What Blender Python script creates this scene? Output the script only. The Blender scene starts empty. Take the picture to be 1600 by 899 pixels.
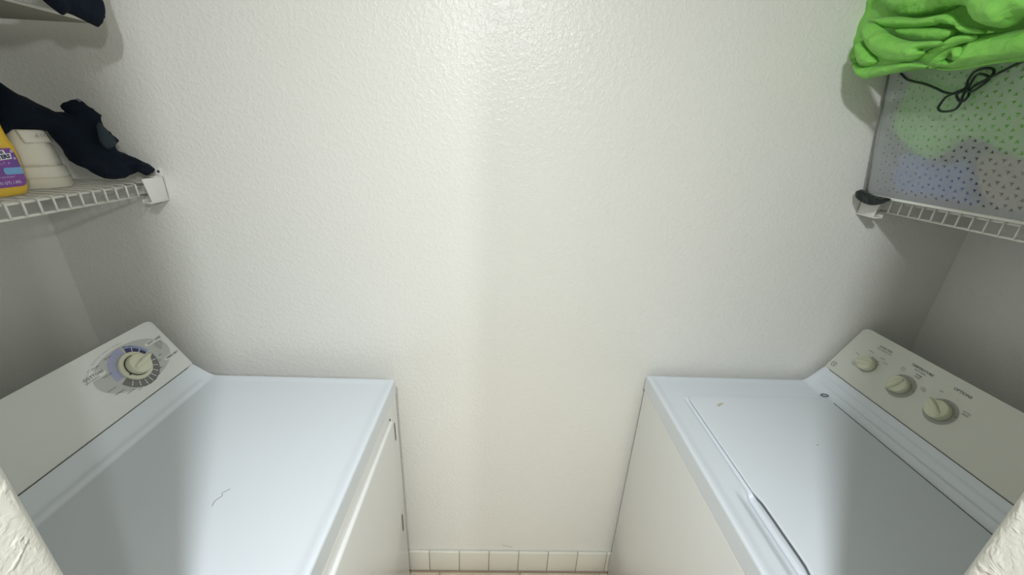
import bpy, bmesh, math, random
from mathutils import Vector, Matrix, noise
from mathutils.geometry import delaunay_2d_cdt

C = bpy.context.scene.collection
R = math.radians
# ------------------------------------------------------------------ camera
CX, CY, CZ, YAW, PITCH, ROLL, FPX = (-0.0384, -0.9971, 1.5668, 2.1354, 21.8554, 2.7184, 613.0522)
y_, p_, r_ = R(YAW), R(PITCH), R(ROLL)
fw = Vector((math.sin(y_) * math.cos(p_), math.cos(y_) * math.cos(p_), -math.sin(p_)))
rt0 = Vector((math.cos(y_), -math.sin(y_), 0))
up0 = rt0.cross(fw)
rt = math.cos(r_) * rt0 + math.sin(r_) * up0
up = -math.sin(r_) * rt0 + math.cos(r_) * up0
cam = bpy.data.cameras.new('camera')
cam.sensor_width = 36.0
cam.sensor_fit = 'HORIZONTAL'
cam.lens = FPX / 1600 * 36
cam.clip_start = 0.02
camo = bpy.data.objects.new('camera', cam)
C.objects.link(camo)
camo.matrix_world = Matrix(((rt.x, up.x, -fw.x, CX), (rt.y, up.y, -fw.y, CY), (rt.z, up.z, -fw.z, CZ), (0, 0, 0, 1)))
bpy.context.scene.camera = camo

# ------------------------------------------------------------------ light and exposure
vs = bpy.context.scene.view_settings
vs.view_transform = 'Standard'
vs.look = 'None'
vs.gamma = 1
vs.use_curve_mapping = False
vs.exposure = 0.0

world = bpy.data.worlds.new('room_light')
bpy.context.scene.world = world
world.use_nodes = True
wb = world.node_tree.nodes['Background']
wb.inputs[0].default_value = (1.0, 1.0, 0.87, 1)
wb.inputs[1].default_value = 0.80


P_POINT, P_DOWN, P_SIDE = 10.5, 17.5, 29.0


def lamp(name, loc, power, size, col, target=None, kind='AREA'):
    l = bpy.data.lights.new(name, kind)
    l.energy = power
    l.color = col
    if kind == 'AREA':
        l.shape = 'DISK'
        l.size = size
    else:
        l.shadow_soft_size = size
    o = bpy.data.objects.new(name, l)
    C.objects.link(o)
    o.location = loc
    if target:
        o.rotation_euler = (Vector(target) - Vector(loc)).to_track_quat('-Z', 'Y').to_euler()
    return o


lamp('hall_ceiling_lamp', (-0.045, -1.28, 2.2), P_POINT, 0.045, (0.965, 0.995, 1.0), kind='POINT')
lamp('hall_ceiling_downlight', (-0.045, -1.28, 2.2), P_DOWN, 0.09, (0.965, 0.995, 1.0), (-0.045, -1.28, 0))
lamp('second_hall_lamp', (0.85, -1.9, 2.06), P_SIDE, 0.045, (0.98, 0.99, 0.97), kind='POINT')


# ------------------------------------------------------------------ materials
def mat(name, col, rough=0.5, spec=0.5, coat=0.0, sheen=0.0, metal=0.0):
    m = bpy.data.materials.new(name)
    m.use_nodes = True
    b = m.node_tree.nodes['Principled BSDF']
    b.inputs['Base Color'].default_value = (*col, 1)
    b.inputs['Roughness'].default_value = rough
    b.inputs['Specular IOR Level'].default_value = spec
    b.inputs['Coat Weight'].default_value = coat
    b.inputs['Coat Roughness'].default_value = 0.12
    b.inputs['Sheen Weight'].default_value = sheen
    b.inputs['Metallic'].default_value = metal
    return m


def nodes(m):
    return m.node_tree, m.node_tree.nodes['Principled BSDF']


def add_bump(m, layers, strength=1.0, dist=0.002):
    """layers: list of (scale, detail, weight, lo, hi) noise heights in object space."""
    t, b = nodes(m)
    tc = t.nodes.new('ShaderNodeTexCoord')
    prev = None
    for sc, det, w, lo, hi in layers:
        n = t.nodes.new('ShaderNodeTexNoise')
        n.inputs['Scale'].default_value = sc
        n.inputs['Detail'].default_value = det
        n.inputs['Distortion'].default_value = 0.6
        t.links.new(tc.outputs['Object'], n.inputs['Vector'])
        mr = t.nodes.new('ShaderNodeMapRange')
        mr.interpolation_type = 'SMOOTHSTEP'
        mr.inputs['From Min'].default_value = lo
        mr.inputs['From Max'].default_value = hi
        mr.inputs['To Max'].default_value = w
        t.links.new(n.outputs['Fac'], mr.inputs['Value'])
        if prev is None:
            prev = mr.outputs[0]
        else:
            a = t.nodes.new('ShaderNodeMath')
            a.operation = 'ADD'
            t.links.new(prev, a.inputs[0])
            t.links.new(mr.outputs[0], a.inputs[1])
            prev = a.outputs[0]
    bp = t.nodes.new('ShaderNodeBump')
    bp.inputs['Strength'].default_value = strength
    bp.inputs['Distance'].default_value = dist
    t.links.new(prev, bp.inputs['Height'])
    t.links.new(bp.outputs[0], b.inputs['Normal'])


def add_mottle(m, c1, c2, scale=6, det=3):
    t, b = nodes(m)
    tc = t.nodes.new('ShaderNodeTexCoord')
    n = t.nodes.new('ShaderNodeTexNoise')
    n.inputs['Scale'].default_value = scale
    n.inputs['Detail'].default_value = det
    t.links.new(tc.outputs['Object'], n.inputs['Vector'])
    r = t.nodes.new('ShaderNodeValToRGB')
    r.color_ramp.elements[0].position = 0.3
    r.color_ramp.elements[0].color = (*c1, 1)
    r.color_ramp.elements[1].position = 0.7
    r.color_ramp.elements[1].color = (*c2, 1)
    t.links.new(n.outputs['Fac'], r.inputs[0])
    t.links.new(r.outputs[0], b.inputs['Base Color'])


M_wall = mat('wall_paint_orange_peel', (0.80, 0.80, 0.77), 0.33, 0.45)
add_mottle(M_wall, (0.79, 0.79, 0.755), (0.80, 0.805, 0.775), 3)
add_bump(M_wall, [(95, 2, 1.0, 0.42, 0.68), (260, 1, 0.35, 0.35, 0.7)], 0.33, 0.0013)
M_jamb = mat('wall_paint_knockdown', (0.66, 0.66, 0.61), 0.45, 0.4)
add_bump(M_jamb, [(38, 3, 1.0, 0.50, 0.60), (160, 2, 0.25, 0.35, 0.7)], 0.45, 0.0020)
M_ceil = mat('ceiling_paint', (0.76, 0.76, 0.73), 0.8, 0.3)
M_enamel = mat('white_enamel', (0.70, 0.755, 0.82), 0.24, 0.5, 0.25)
M_enamel_front = mat('white_enamel_front', (0.76, 0.77, 0.765), 0.2, 0.5, 0.25)
M_console = mat('white_console_plastic', (0.72, 0.735, 0.72), 0.35, 0.4)
M_console_w = mat('aged_white_console_plastic', (0.66, 0.67, 0.61), 0.38, 0.4)
M_gap = mat('gap_shade_and_rubber', (0.06, 0.06, 0.05), 0.8)  # near-black for painted gap shade, rubber feet and small dark parts
M_knob = mat('cream_knob_plastic', (0.66, 0.67, 0.52), 0.42, 0.4)
M_grey = mat('dial_light_grey_print', (0.50, 0.51, 0.49), 0.5)
M_ringgrey = mat('dial_grey_print', (0.17, 0.17, 0.165), 0.5)
M_lilac = mat('dial_lilac_print', (0.36, 0.38, 0.56), 0.5)
M_blue = mat('dial_blue_print', (0.25, 0.31, 0.50), 0.5)
M_navyprint = mat('dial_navy_print', (0.035, 0.035, 0.12), 0.5)
M_ink = mat('grey_ink', (0.12, 0.12, 0.11), 0.6)
M_ink2 = mat('pale_grey_ink', (0.19, 0.19, 0.18), 0.6)
M_white = mat('white_print', (0.78, 0.79, 0.78), 0.5)
M_wire = mat('white_vinyl_coated_wire', (0.74, 0.73, 0.68), 0.35, 0.5)
M_bracket = mat('white_bracket_plastic', (0.76, 0.76, 0.73), 0.4)
M_hole = mat('dark_screw', (0.05, 0.05, 0.045), 0.5)
M_tile = mat('glazed_white_tile', (0.72, 0.71, 0.64), 0.25, 0.5, 0.2)
add_mottle(M_tile, (0.70, 0.69, 0.62), (0.74, 0.73, 0.67), 9)
M_floor = mat('cream_floor_tile', (0.66, 0.56, 0.43), 0.35)
add_mottle(M_floor, (0.60, 0.49, 0.37), (0.71, 0.62, 0.50), 14)
M_grout = mat('tan_grout', (0.47, 0.39, 0.30), 0.9)
add_bump(M_grout, [(180, 3, 1, 0.3, 0.7)], 0.4, 0.001)


def fabric(name, col, rough=0.75, wr=70, trans=0.0, sheen=0.2, strength=0.5, weave=900, spec=0.25):
    m = mat(name, col, rough, spec, sheen=sheen)
    add_bump(m, [(wr, 3, 1.0, 0.3, 0.7), (weave, 1, 0.12, 0.3, 0.7)], strength, 0.003)
    if trans:
        t, b = nodes(m)
        out = t.nodes['Material Output']
        tr = t.nodes.new('ShaderNodeBsdfTranslucent')
        tr.inputs[0].default_value = (*col, 1)
        mx = t.nodes.new('ShaderNodeMixShader')
        mx.inputs[0].default_value = trans
        t.links.new(b.outputs[0], mx.inputs[1])
        t.links.new(tr.outputs[0], mx.inputs[2])
        t.links.new(mx.outputs[0], out.inputs[0])
    return m


M_green = fabric('lime_green_nylon', (0.27, 0.70, 0.12), 0.42, 45, 0.15, 0.1, 0.5, spec=0.4)


def add_creases(m, scale, dist):
    """Sharp fold lines of crushed nylon: cell edges of a stretched, warped Voronoi pattern."""
    t, b = nodes(m)
    old = b.inputs['Normal'].links[0].from_node
    tc = t.nodes.new('ShaderNodeTexCoord')
    mp = t.nodes.new('ShaderNodeMapping')
    mp.inputs['Scale'].default_value = (1.0, 0.55, 1.5)
    mp.inputs['Rotation'].default_value = (0.5, 0.2, 0.1)
    n = t.nodes.new('ShaderNodeTexNoise')
    n.inputs['Scale'].default_value = 14
    mixv = t.nodes.new('ShaderNodeVectorMath')
    mixv.operation = 'MULTIPLY_ADD'
    mixv.inputs[1].default_value = (0.05, 0.05, 0.05)
    v = t.nodes.new('ShaderNodeTexVoronoi')
    v.feature = 'F1'
    v.distance = 'CHEBYCHEV'
    v.inputs['Scale'].default_value = scale
    t.links.new(tc.outputs['Object'], n.inputs['Vector'])
    t.links.new(n.outputs['Color'], mixv.inputs[0])
    t.links.new(tc.outputs['Object'], mixv.inputs[2])
    t.links.new(mixv.outputs[0], mp.inputs['Vector'])
    t.links.new(mp.outputs[0], v.inputs['Vector'])
    bp = t.nodes.new('ShaderNodeBump')
    bp.inputs['Strength'].default_value = 0.8
    bp.inputs['Distance'].default_value = dist
    t.links.new(v.outputs['Distance'], bp.inputs['Height'])
    t.links.new(old.outputs[0], bp.inputs['Normal'])
    t.links.new(bp.outputs[0], b.inputs['Normal'])


add_creases(M_green, 22, 0.012)
M_navy = fabric('dark_navy_fabric', (0.0035, 0.008, 0.017), 0.85, 40, sheen=0.02, spec=0.15)
M_navy_cuff = fabric('blue_grey_fabric', (0.020, 0.032, 0.042), 0.7, 60, sheen=0.03)
M_trim = fabric('pale_grey_trim', (0.12, 0.13, 0.15), 0.7, 60)
M_bluecloth = fabric('slate_blue_fabric', (0.17, 0.23, 0.50), 0.8, 30)
M_tan = fabric('tan_fabric', (0.36, 0.31, 0.25), 0.8, 30)
M_greycloth = fabric('grey_fabric', (0.22, 0.22, 0.27), 0.8, 30)
M_darkcloth = fabric('black_green_fabric', (0.010, 0.017, 0.017), 0.85, 90)
M_cord = mat('black_cord', (0.010, 0.022, 0.018), 0.6)
M_jug = mat('yellow_jug_plastic', (0.74, 0.47, 0.025), 0.32, 0.5)
M_label = mat('purple_label', (0.15, 0.06, 0.33), 0.4)
add_mottle(M_label, (0.085, 0.05, 0.27), (0.26, 0.05, 0.33), 22, 1)
M_pill = mat('sky_blue_print', (0.16, 0.36, 0.66), 0.4)
M_lilactext = mat('pale_lilac_print', (0.55, 0.48, 0.72), 0.4)
M_bubble = mat('bubble_print', (0.42, 0.33, 0.62), 0.3)
M_board = mat('shade_darkened_board', (0.27, 0.26, 0.21), 0.7)  # olive tone darkened to carry the shade on the panel underside
M_shoe = mat('white_shoe_leather', (0.72, 0.70, 0.62), 0.5)
add_bump(M_shoe, [(300, 2, 1, 0.3, 0.7)], 0.15, 0.001)
M_shoe_sole = mat('ivory_rubber_sole', (0.66, 0.63, 0.52), 0.6)
M_shoe_ink = mat('shoe_grey_print', (0.30, 0.29, 0.28), 0.6)
M_hair = mat('dark_hair', (0.10, 0.09, 0.09), 0.6)
M_stain = mat('tan_mark', (0.52, 0.48, 0.38), 0.7)
M_rust = mat('brown_speck', (0.30, 0.24, 0.18), 0.7)

# translucent basket plastic
M_basket = bpy.data.materials.new('frosted_basket_plastic')
M_basket.use_nodes = True
_t = M_basket.node_tree
_b = _t.nodes['Principled BSDF']
_b.inputs['Base Color'].default_value = (0.90, 0.92, 0.94, 1)
_b.inputs['Roughness'].default_value = 0.45
_tr = _t.nodes.new('ShaderNodeBsdfTranslucent')
_tr.inputs[0].default_value = (0.92, 0.94, 0.96, 1)
_m1 = _t.nodes.new('ShaderNodeMixShader')
_m1.inputs[0].default_value = 0.35
_t.links.new(_b.outputs[0], _m1.inputs[1])
_t.links.new(_tr.outputs[0], _m1.inputs[2])
_rf = _t.nodes.new('ShaderNodeBsdfRefraction')
_rf.inputs['Color'].default_value = (0.98, 0.99, 1.0, 1)
_rf.inputs['Roughness'].default_value = 0.22
_rf.inputs['IOR'].default_value = 1.12
_m2 = _t.nodes.new('ShaderNodeMixShader')
_m2.inputs[0].default_value = 0.71
_t.links.new(_m1.outputs[0], _m2.inputs[1])
_t.links.new(_rf.outputs[0], _m2.inputs[2])
_t.links.new(_m2.outputs[0], _t.nodes['Material Output'].inputs[0])


# ------------------------------------------------------------------ helpers
def wloc(p):
    v = Vector((0, 0, 0))
    while p:
        v += p.location
        p = p.parent
    return v


def obj(name, bm, m, parent=None, smooth=False, bevel=0, seg=3, ang=35, solid=0):
    """Link a bmesh given in world coordinates as one mesh object under parent."""
    me = bpy.data.meshes.new(name)
    off = wloc(parent)
    bmesh.ops.translate(bm, verts=bm.verts, vec=-off)
    bm.normal_update()
    bm.to_mesh(me)
    bm.free()
    for mm in (m if isinstance(m, (list, tuple)) else [m]):
        me.materials.append(mm)
    o = bpy.data.objects.new(name, me)
    C.objects.link(o)
    if parent:
        o.parent = parent
    if solid:
        s = o.modifiers.new('thickness', 'SOLIDIFY')
        s.thickness = solid
    if bevel:
        b = o.modifiers.new('bevel', 'BEVEL')
        b.width = bevel
        b.segments = seg
        b.limit_method = 'ANGLE'
        b.angle_limit = R(ang)
        b.harden_normals = False
    if smooth or bevel:
        for p in me.polygons:
            p.use_smooth = True
    return o


def thing(name, label, cat, loc, group=None):
    o = bpy.data.objects.new(name, None)
    C.objects.link(o)
    o.location = loc
    o.empty_display_size = 0.05
    o['label'] = label
    o['category'] = cat
    if group:
        o['group'] = group
    return o


def tag(o, label, cat, group=None):
    o['label'] = label
    o['category'] = cat
    if group:
        o['group'] = group
    return o


def struct(name, bm, m, **k):
    o = obj(name, bm, m, **k)
    o['kind'] = 'structure'
    return o


def box(bm, a, b, mi=0):
    x0, y0, z0 = [min(i, j) for i, j in zip(a, b)]
    x1, y1, z1 = [max(i, j) for i, j in zip(a, b)]
    v = [bm.verts.new(p) for p in ((x0, y0, z0), (x1, y0, z0), (x1, y1, z0), (x0, y1, z0), (x0, y0, z1), (x1, y0, z1), (x1, y1, z1), (x0, y1, z1))]
    for f in ((3, 2, 1, 0), (4, 5, 6, 7), (0, 1, 5, 4), (1, 2, 6, 5), (2, 3, 7, 6), (3, 0, 4, 7)):
        bm.faces.new([v[i] for i in f]).material_index = mi
    return bm


def B(a, b):
    return box(bmesh.new(), a, b)


def catmull(pts, n=6):
    out = []
    P = [Vector(p) for p in pts]
    P = [2 * P[0] - P[1]] + P + [2 * P[-1] - P[-2]]
    for i in range(1, len(P) - 2):
        a, b, c, d = P[i - 1], P[i], P[i + 1], P[i + 2]
        for k in range(n):
            t = k / n
            out.append(0.5 * ((2 * b) + (c - a) * t + (2 * a - 5 * b + 4 * c - d) * t * t + (-a + 3 * b - 3 * c + d) * t ** 3))
    out.append(P[-2])
    return out


def tube(bm, pts, r, n=8, cap=True, mi=0):
    P = [Vector(p) for p in pts]
    rings = []
    ref = None
    for i, p in enumerate(P):
        d = (P[min(i + 1, len(P) - 1)] - P[max(i - 1, 0)]).normalized()
        if ref is None:
            ref = d.orthogonal().normalized()
        a = (ref - d * ref.dot(d))
        a = a.normalized() if a.length > 1e-6 else d.orthogonal().normalized()
        ref = a
        b = d.cross(a)
        rr = r[i] if isinstance(r, (list, tuple)) else r
        rings.append([bm.verts.new(p + rr * (math.cos(2 * math.pi * k / n) * a + math.sin(2 * math.pi * k / n) * b)) for k in range(n)])
    for u, w in zip(rings, rings[1:]):
        for k in range(n):
            f = bm.faces.new((u[k], u[(k + 1) % n], w[(k + 1) % n], w[k]))
            f.smooth = True
            f.material_index = mi
    if cap:
        bm.faces.new(rings[0][::-1]).material_index = mi
        bm.faces.new(rings[-1]).material_index = mi
    return bm


def prism(bm, loop, vec, mi=0):
    """Closed planar loop of 3D points extruded by vec."""
    v = Vector(vec)
    a = [bm.verts.new(Vector(p)) for p in loop]
    b = [bm.verts.new(Vector(p) + v) for p in loop]
    n = len(a)
    bm.faces.new(a[::-1]).material_index = mi
    bm.faces.new(b).material_index = mi
    for i in range(n):
        bm.faces.new((a[i], a[(i + 1) % n], b[(i + 1) % n], b[i])).material_index = mi
    bmesh.ops.recalc_face_normals(bm, faces=bm.faces)
    return bm


def sm(a, b, x):
    t = max(0.0, min(1.0, (x - a) / (b - a)))
    return t * t * (3 - 2 * t)


def seg_dist(p, a, b):
    ab = b - a
    t = max(0, min(1, (p - a).dot(ab) / max(ab.length_squared, 1e-12)))
    return (p - a - ab * t).length


def inside(p, poly):
    c = False
    n = len(poly)
    for i in range(n):
        a, b = poly[i], poly[(i + 1) % n]
        if (a.y > p.y) != (b.y > p.y) and p.x < (b.x - a.x) * (p.y - a.y) / (b.y - a.y) + a.x:
            c = not c
    return c


def puff(bm, outline, thick, step=0.005, rim=0.02, wr=0.004, wscale=30, seed=0, tilt=None, smooth_n=4, stretch=(1, 1, 1)):
    """A soft cloth lobe: closed outline in the y-z plane (each point x,y,z), swelling to both sides, wrinkled.
    Depth (x) is interpolated from the outline; never paper thin."""
    pts = catmull(list(outline) + [outline[0]], smooth_n)[:-1]
    poly = [Vector((p.y, p.z)) for p in pts]
    ys = [p.x for p in poly]
    zs = [p.y for p in poly]
    verts = list(poly)
    nb = len(verts)
    y = min(ys) + step * 0.5
    j = 0
    while y < max(ys):
        z = min(zs) + (step * 0.5 if j % 2 else step)
        while z < max(zs):
            q = Vector((y, z))
            if inside(q, poly) and min(seg_dist(q, poly[i], poly[(i + 1) % nb]) for i in range(nb)) > step * 0.45:
                verts.append(q)
            z += step
        y += step * 0.866
        j += 1
    V, E, F, ov, oe, of = delaunay_2d_cdt(verts, [(i, (i + 1) % nb) for i in range(nb)], [], 1, 1e-5)
    front, back = [], []
    isb = []
    for k, q in enumerate(V):
        d = min(seg_dist(q, poly[i], poly[(i + 1) % nb]) for i in range(nb))
        ws = 0
        xs = 0
        for i in range(0, nb, 2):
            w = 1.0 / ((q - poly[i]).length_squared + 1e-5)
            ws += w
            xs += w * pts[i].x
        xc = xs / ws
        s = min(d / rim, 1.0)
        h = thick * math.sqrt(max(0, 1 - (1 - s) ** 2))
        n1 = noise.fractal(Vector((q.x * wscale * stretch[0] + seed, q.y * wscale * stretch[1], seed * 1.7)), 0.9, 2.0, 3)
        rg = 1 - abs(noise.noise(Vector((q.x * wscale * 0.8 * stretch[0] + 9 + seed, q.y * wscale * 0.8 * stretch[1], seed)))) * 2
        w_ = s * wr * (0.7 * n1 + 0.9 * rg)
        sd = -1 if (tilt or 1) > 0 else 1
        b_ = d < 1e-4
        isb.append(b_)
        fv = bm.verts.new((xc + sd * (h + w_), q.x, q.y))
        front.append(fv)
        back.append(fv if b_ else bm.verts.new((xc - sd * h * 0.8, q.x, q.y)))
    for f in F:
        try:
            a = bm.faces.new([front[i] for i in f])
            a.smooth = True
            if not all(isb[i] for i in f):
                c = bm.faces.new([back[i] for i in reversed(f)])
                c.smooth = True
        except ValueError:
            pass
    bmesh.ops.recalc_face_normals(bm, faces=bm.faces)
    return bm


def text_bm(bm, s, size, frame, align='CENTER', depth=0.0002, mi=0, bold=0.0, spacing=1.0):
    """Lettering as thin real geometry on a surface; frame(tx, ty, h) -> world point."""
    cu = bpy.data.curves.new('lettering_curve', 'FONT')
    cu.body = s
    cu.size = size
    cu.align_x = align
    cu.align_y = 'CENTER'
    cu.space_character = spacing
    cu.resolution_u = 2
    cu.offset = bold
    o = bpy.data.objects.new('lettering_curve', cu)
    C.objects.link(o)
    dg = bpy.context.evaluated_depsgraph_get()
    me = bpy.data.meshes.new_from_object(o.evaluated_get(dg))
    vv = [v.co.copy() for v in me.vertices]
    ff = [tuple(p.vertices) for p in me.polygons]
    C.objects.unlink(o)
    bpy.data.objects.remove(o)
    bpy.data.curves.remove(cu)
    bpy.data.meshes.remove(me)
    nv = [bm.verts.new(frame(c.x, c.y, depth)) for c in vv]
    for f in ff:
        try:
            bm.faces.new([nv[i] for i in f]).material_index = mi
        except ValueError:
            pass


# ------------------------------------------------------------------ measured room
XL, XR = -1.166, 1.202
TOPZ = 2.44
YF0, YF1 = -0.790, -0.905
JL, JR = -0.361, 0.349

wall_back = struct('wall_back', B((XL - 0.1, 0, -0.02), (XR + 0.1, 0.1, TOPZ + 0.1)), M_wall)
struct('wall_left', B((XL - 0.1, -0.905, -0.02), (XL, 0, TOPZ)), M_wall)
struct('wall_right', B((XR, -0.905, -0.02), (XR + 0.1, 0, TOPZ)), M_wall)
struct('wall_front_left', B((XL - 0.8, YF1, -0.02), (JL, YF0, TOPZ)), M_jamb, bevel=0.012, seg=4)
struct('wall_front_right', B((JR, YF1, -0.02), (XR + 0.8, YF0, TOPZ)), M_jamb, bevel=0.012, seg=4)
struct('ceiling', B((XL - 0.1, YF1, TOPZ), (XR + 0.1, 0.1, TOPZ + 0.1)), M_ceil)

# floor: grout bed with square tiles set in it, tile faces 0.305 m
bm = B((XL - 0.5, -3.2, -0.06), (XR + 0.5, 0.0, -0.004))
for f in bm.faces:
    f.material_index = 1
ts = 0.305
for i in range(-5, 6):
    for j in range(0, 11):
        x0 = -0.225 + i * ts + 0.003
        yy = -0.012 - j * ts - 0.003
        box(bm, (max(x0, XL - 0.5), yy - ts + 0.006, -0.01), (min(x0 + ts - 0.006, XR + 0.5), yy, 0.0), 0)
struct('floor', bm, [M_floor, M_grout], bevel=0.0015, seg=2)

# tiled baseboard along the back wall
bm = bmesh.new()
box(bm, (XL, -0.006, 0), (XR, 0, 0.100), 1)
b0 = -0.2618
for k in range(-9, 16):
    x0 = b0 + 0.111 * k + 0.0012
    x1 = x0 + 0.111 - 0.0024
    if x1 < XL or x0 > XR:
        continue
    box(bm, (max(x0, XL), -0.011, 0.004), (min(x1, XR), -0.001, 0.1045), 0)
struct('baseboard_back', bm, [M_tile, M_grout], bevel=0.002, seg=3)


# ------------------------------------------------------------------ laundry machines
class Frame:
    """Local frame of a machine: d = distance back from its front face, s = +1 when the back is towards +x."""

    def __init__(self, xf, s, yfar, dseam, zseam, dtop, ztop):
        self.xf, self.s, self.y = xf, s, yfar
        self.a = Vector((xf + s * dseam, yfar, zseam))
        b = Vector((xf + s * dtop, yfar, ztop))
        self.w = (b - self.a).normalized()
        self.L = (b - self.a).length
        self.right = Vector((0, -s, 0))
        self.n = self.right.cross(self.w)

    def p(self, d, y, z):
        return Vector((self.xf + self.s * d, y, z))

    def on(self, u, w, h=0.0):
        return self.a + Vector((0, -u, 0)) + self.w * w + self.n * h

    def text(self, u, w, rot=0.0):
        c, s_ = math.cos(rot), math.sin(rot)
        return lambda tx, ty, h: self.on(u, w, h) + self.right * (tx * c - ty * s_) + self.w * (tx * s_ + ty * c)


WID = 0.686
TZ = 0.910


def top_panel(fr, zs, dseam, scoop=None, ridge=None, grooves=()):
    """Pressed steel top as a fine height field with a rolled front edge and a curve up to the console."""
    bm = bmesh.new()
    ds = [0, 0.0008, 0.002, 0.004, 0.007, 0.011, 0.016, 0.022, 0.028, 0.034]
    d = 0.038
    while grooves and d < 0.125:
        ds.append(d)
        d += 0.002
    while d < dseam - 0.08:
        ds.append(d)
        d += 0.006
    while d < dseam:
        ds.append(d)
        d += 0.0022
    ds.append(dseam)
    us = [0, 0.0008, 0.002, 0.004, 0.007, 0.011, 0.016, 0.022]
    u = 0.03
    while grooves and u < 0.105:
        us.append(u)
        u += 0.003 if u < 0.085 else 0.0014
    while u < WID - 0.03:
        us.append(u)
        u += 0.007
    us += [WID - k for k in (0.022, 0.016, 0.011, 0.007, 0.004, 0.002, 0.0008, 0)]

    def hgt(d, u):
        e = min(d, u, WID - u)
        z = TZ
        rr = 0.006
        if e < rr:
            z -= rr - math.sqrt(max(0, rr * rr - (rr - e) ** 2))
        z -= 0.0022 * sm(0.010, 0.024, min(d, u, WID - u))
        t = (d - (dseam - 0.058)) / 0.058
        if t > 0:
            z += (zs - TZ + 0.002) * (t * t * (1.9 - 0.9 * t))
        if ridge:
            for rd, rh, rw in ridge:
                z += rh * math.exp(-((d - rd) / rw) ** 2) * sm(0.02, 0.05, u) * sm(0.02, 0.05, WID - u)
        for ax, pos, dep_, wd_, lo_, hi_ in grooves:
            q_, o_ = (d, u) if ax == 'd' else (u, d)
            z -= dep_ * math.exp(-((q_ - pos) / wd_) ** 2) * sm(lo_ - 0.004, lo_ + 0.004, o_) * (1 - sm(hi_ - 0.004, hi_ + 0.004, o_))
        if scoop:
            d0, d1, u0, u1, dep = scoop
            k = sm(u0, u0 + 0.012, u) * (1 - sm(u1 - 0.03, u1, u)) * sm(d0, d0 + 0.020, d) * (1 - sm(d1 - 0.006, d1, d))
            z -= dep * k
        return z

    g = [[bm.verts.new(fr.p(d, fr.y - u, hgt(d, u))) for u in us] for d in ds]
    for i in range(len(ds) - 1):
        for j in range(len(us) - 1):
            bm.faces.new((g[i][j], g[i + 1][j], g[i + 1][j + 1], g[i][j + 1])).smooth = True
    # skirt down to the cabinet
    zb = TZ - 0.047
    loop = [(d, 0) for d in ds] + [(dseam + 0.11, 0), (dseam + 0.11, WID)] + [(d, WID) for d in ds[::-1]] + [(0, u) for u in us[::-1][1:-1]]
    tops = [r[0] for r in g] + [bm.verts.new(fr.p(dseam + 0.11, fr.y, TZ - 0.003)), bm.verts.new(fr.p(dseam + 0.11, fr.y - WID, TZ - 0.003))] + [r[-1] for r in g[::-1]] + g[0][::-1][1:-1]
    bots = [bm.verts.new(fr.p(d, fr.y - u, zb)) for d, u in loop]
    n = len(loop)
    for i in range(n):
        bm.faces.new((tops[i], tops[(i + 1) % n], bots[(i + 1) % n], bots[i])).smooth = False
    bm.faces.new(bots)
    k = len(ds)
    bm.faces.new([tops[k - 1], tops[k], tops[k + 1], tops[k + 2]] + [g[-1][j] for j in range(len(us) - 2, 0, -1)])
    bmesh.ops.recalc_face_normals(bm, faces=bm.faces)
    return bm


def console(fr, ztop, dtop, dseam, zseam, m, parent):
    prof = [(0.0, 0.0), (fr.L, 0.0)]
    bm = bmesh.new()
    pts = [fr.on(0, 0.002), fr.on(0, fr.L), fr.p(dtop + 0.022, fr.y, ztop - 0.028), fr.p(dseam + 0.110, fr.y, TZ - 0.002), fr.p(dseam + 0.008, fr.y, TZ + 0.004)]
    # rounded end: top corner pulled in a little towards each end
    ys = [0, 0.002, 0.006, 0.012, 0.02, WID - 0.02, WID - 0.012, WID - 0.006, WID - 0.002, WID]
    drop = [0.014, 0.008, 0.0035, 0.001, 0, 0, 0.001, 0.0035, 0.008, 0.014]
    rings = []
    for u, dr in zip(ys, drop):
        ring = []
        for i, p in enumerate(pts):
            q = p + Vector((0, -u, 0))
            if i == 1:
                q = q - fr.w * dr
            if i == 2:
                q = q - Vector((0, 0, dr))
            ring.append(bm.verts.new(q))
        rings.append(ring)
    n = len(pts)
    for a, b in zip(rings, rings[1:]):
        for i in range(n):
            bm.faces.new((a[i], a[(i + 1) % n], b[(i + 1) % n], b[i]))
    bm.faces.new(rings[0])
    bm.faces.new(rings[-1][::-1])
    bmesh.ops.recalc_face_normals(bm, faces=bm.faces)
    return obj('console', bm, m, parent, bevel=0.0045, seg=4, ang=25)


def flat(fr, bm, loop, h, mi=0):
    """A printed or moulded patch on the console: 0.3 mm thick."""
    a = [bm.verts.new(fr.on(u, w, h)) for u, w in loop]
    f = bm.faces.new(a)
    f.material_index = mi
    f.normal_update()
    if f.normal.dot(fr.n) < 0:
        f.normal_flip()


def disc_loop(uc, wc, a, b=None, n=48):
    b = b or a
    return [(uc + a * math.cos(2 * math.pi * k / n), wc + b * math.sin(2 * math.pi * k / n)) for k in range(n)]


def ring_seg(fr, bm, uc, wc, r0, r1, a0, a1, h, mi):
    """a in degrees seen by the reader (0 = right, 90 = up)."""
    n = max(2, int(abs(a1 - a0) / 4))
    rs = fr.right.y * -1  # +1 if reading direction runs towards +u
    for k in range(n):
        q = []
        for r, t in ((r0, k), (r1, k), (r1, k + 1), (r0, k + 1)):
            a = R(a0 + (a1 - a0) * t / n)
            q.append((uc + rs * r * math.cos(a), wc + r * math.sin(a)))
        flat(fr, bm, q, h, mi)


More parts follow.
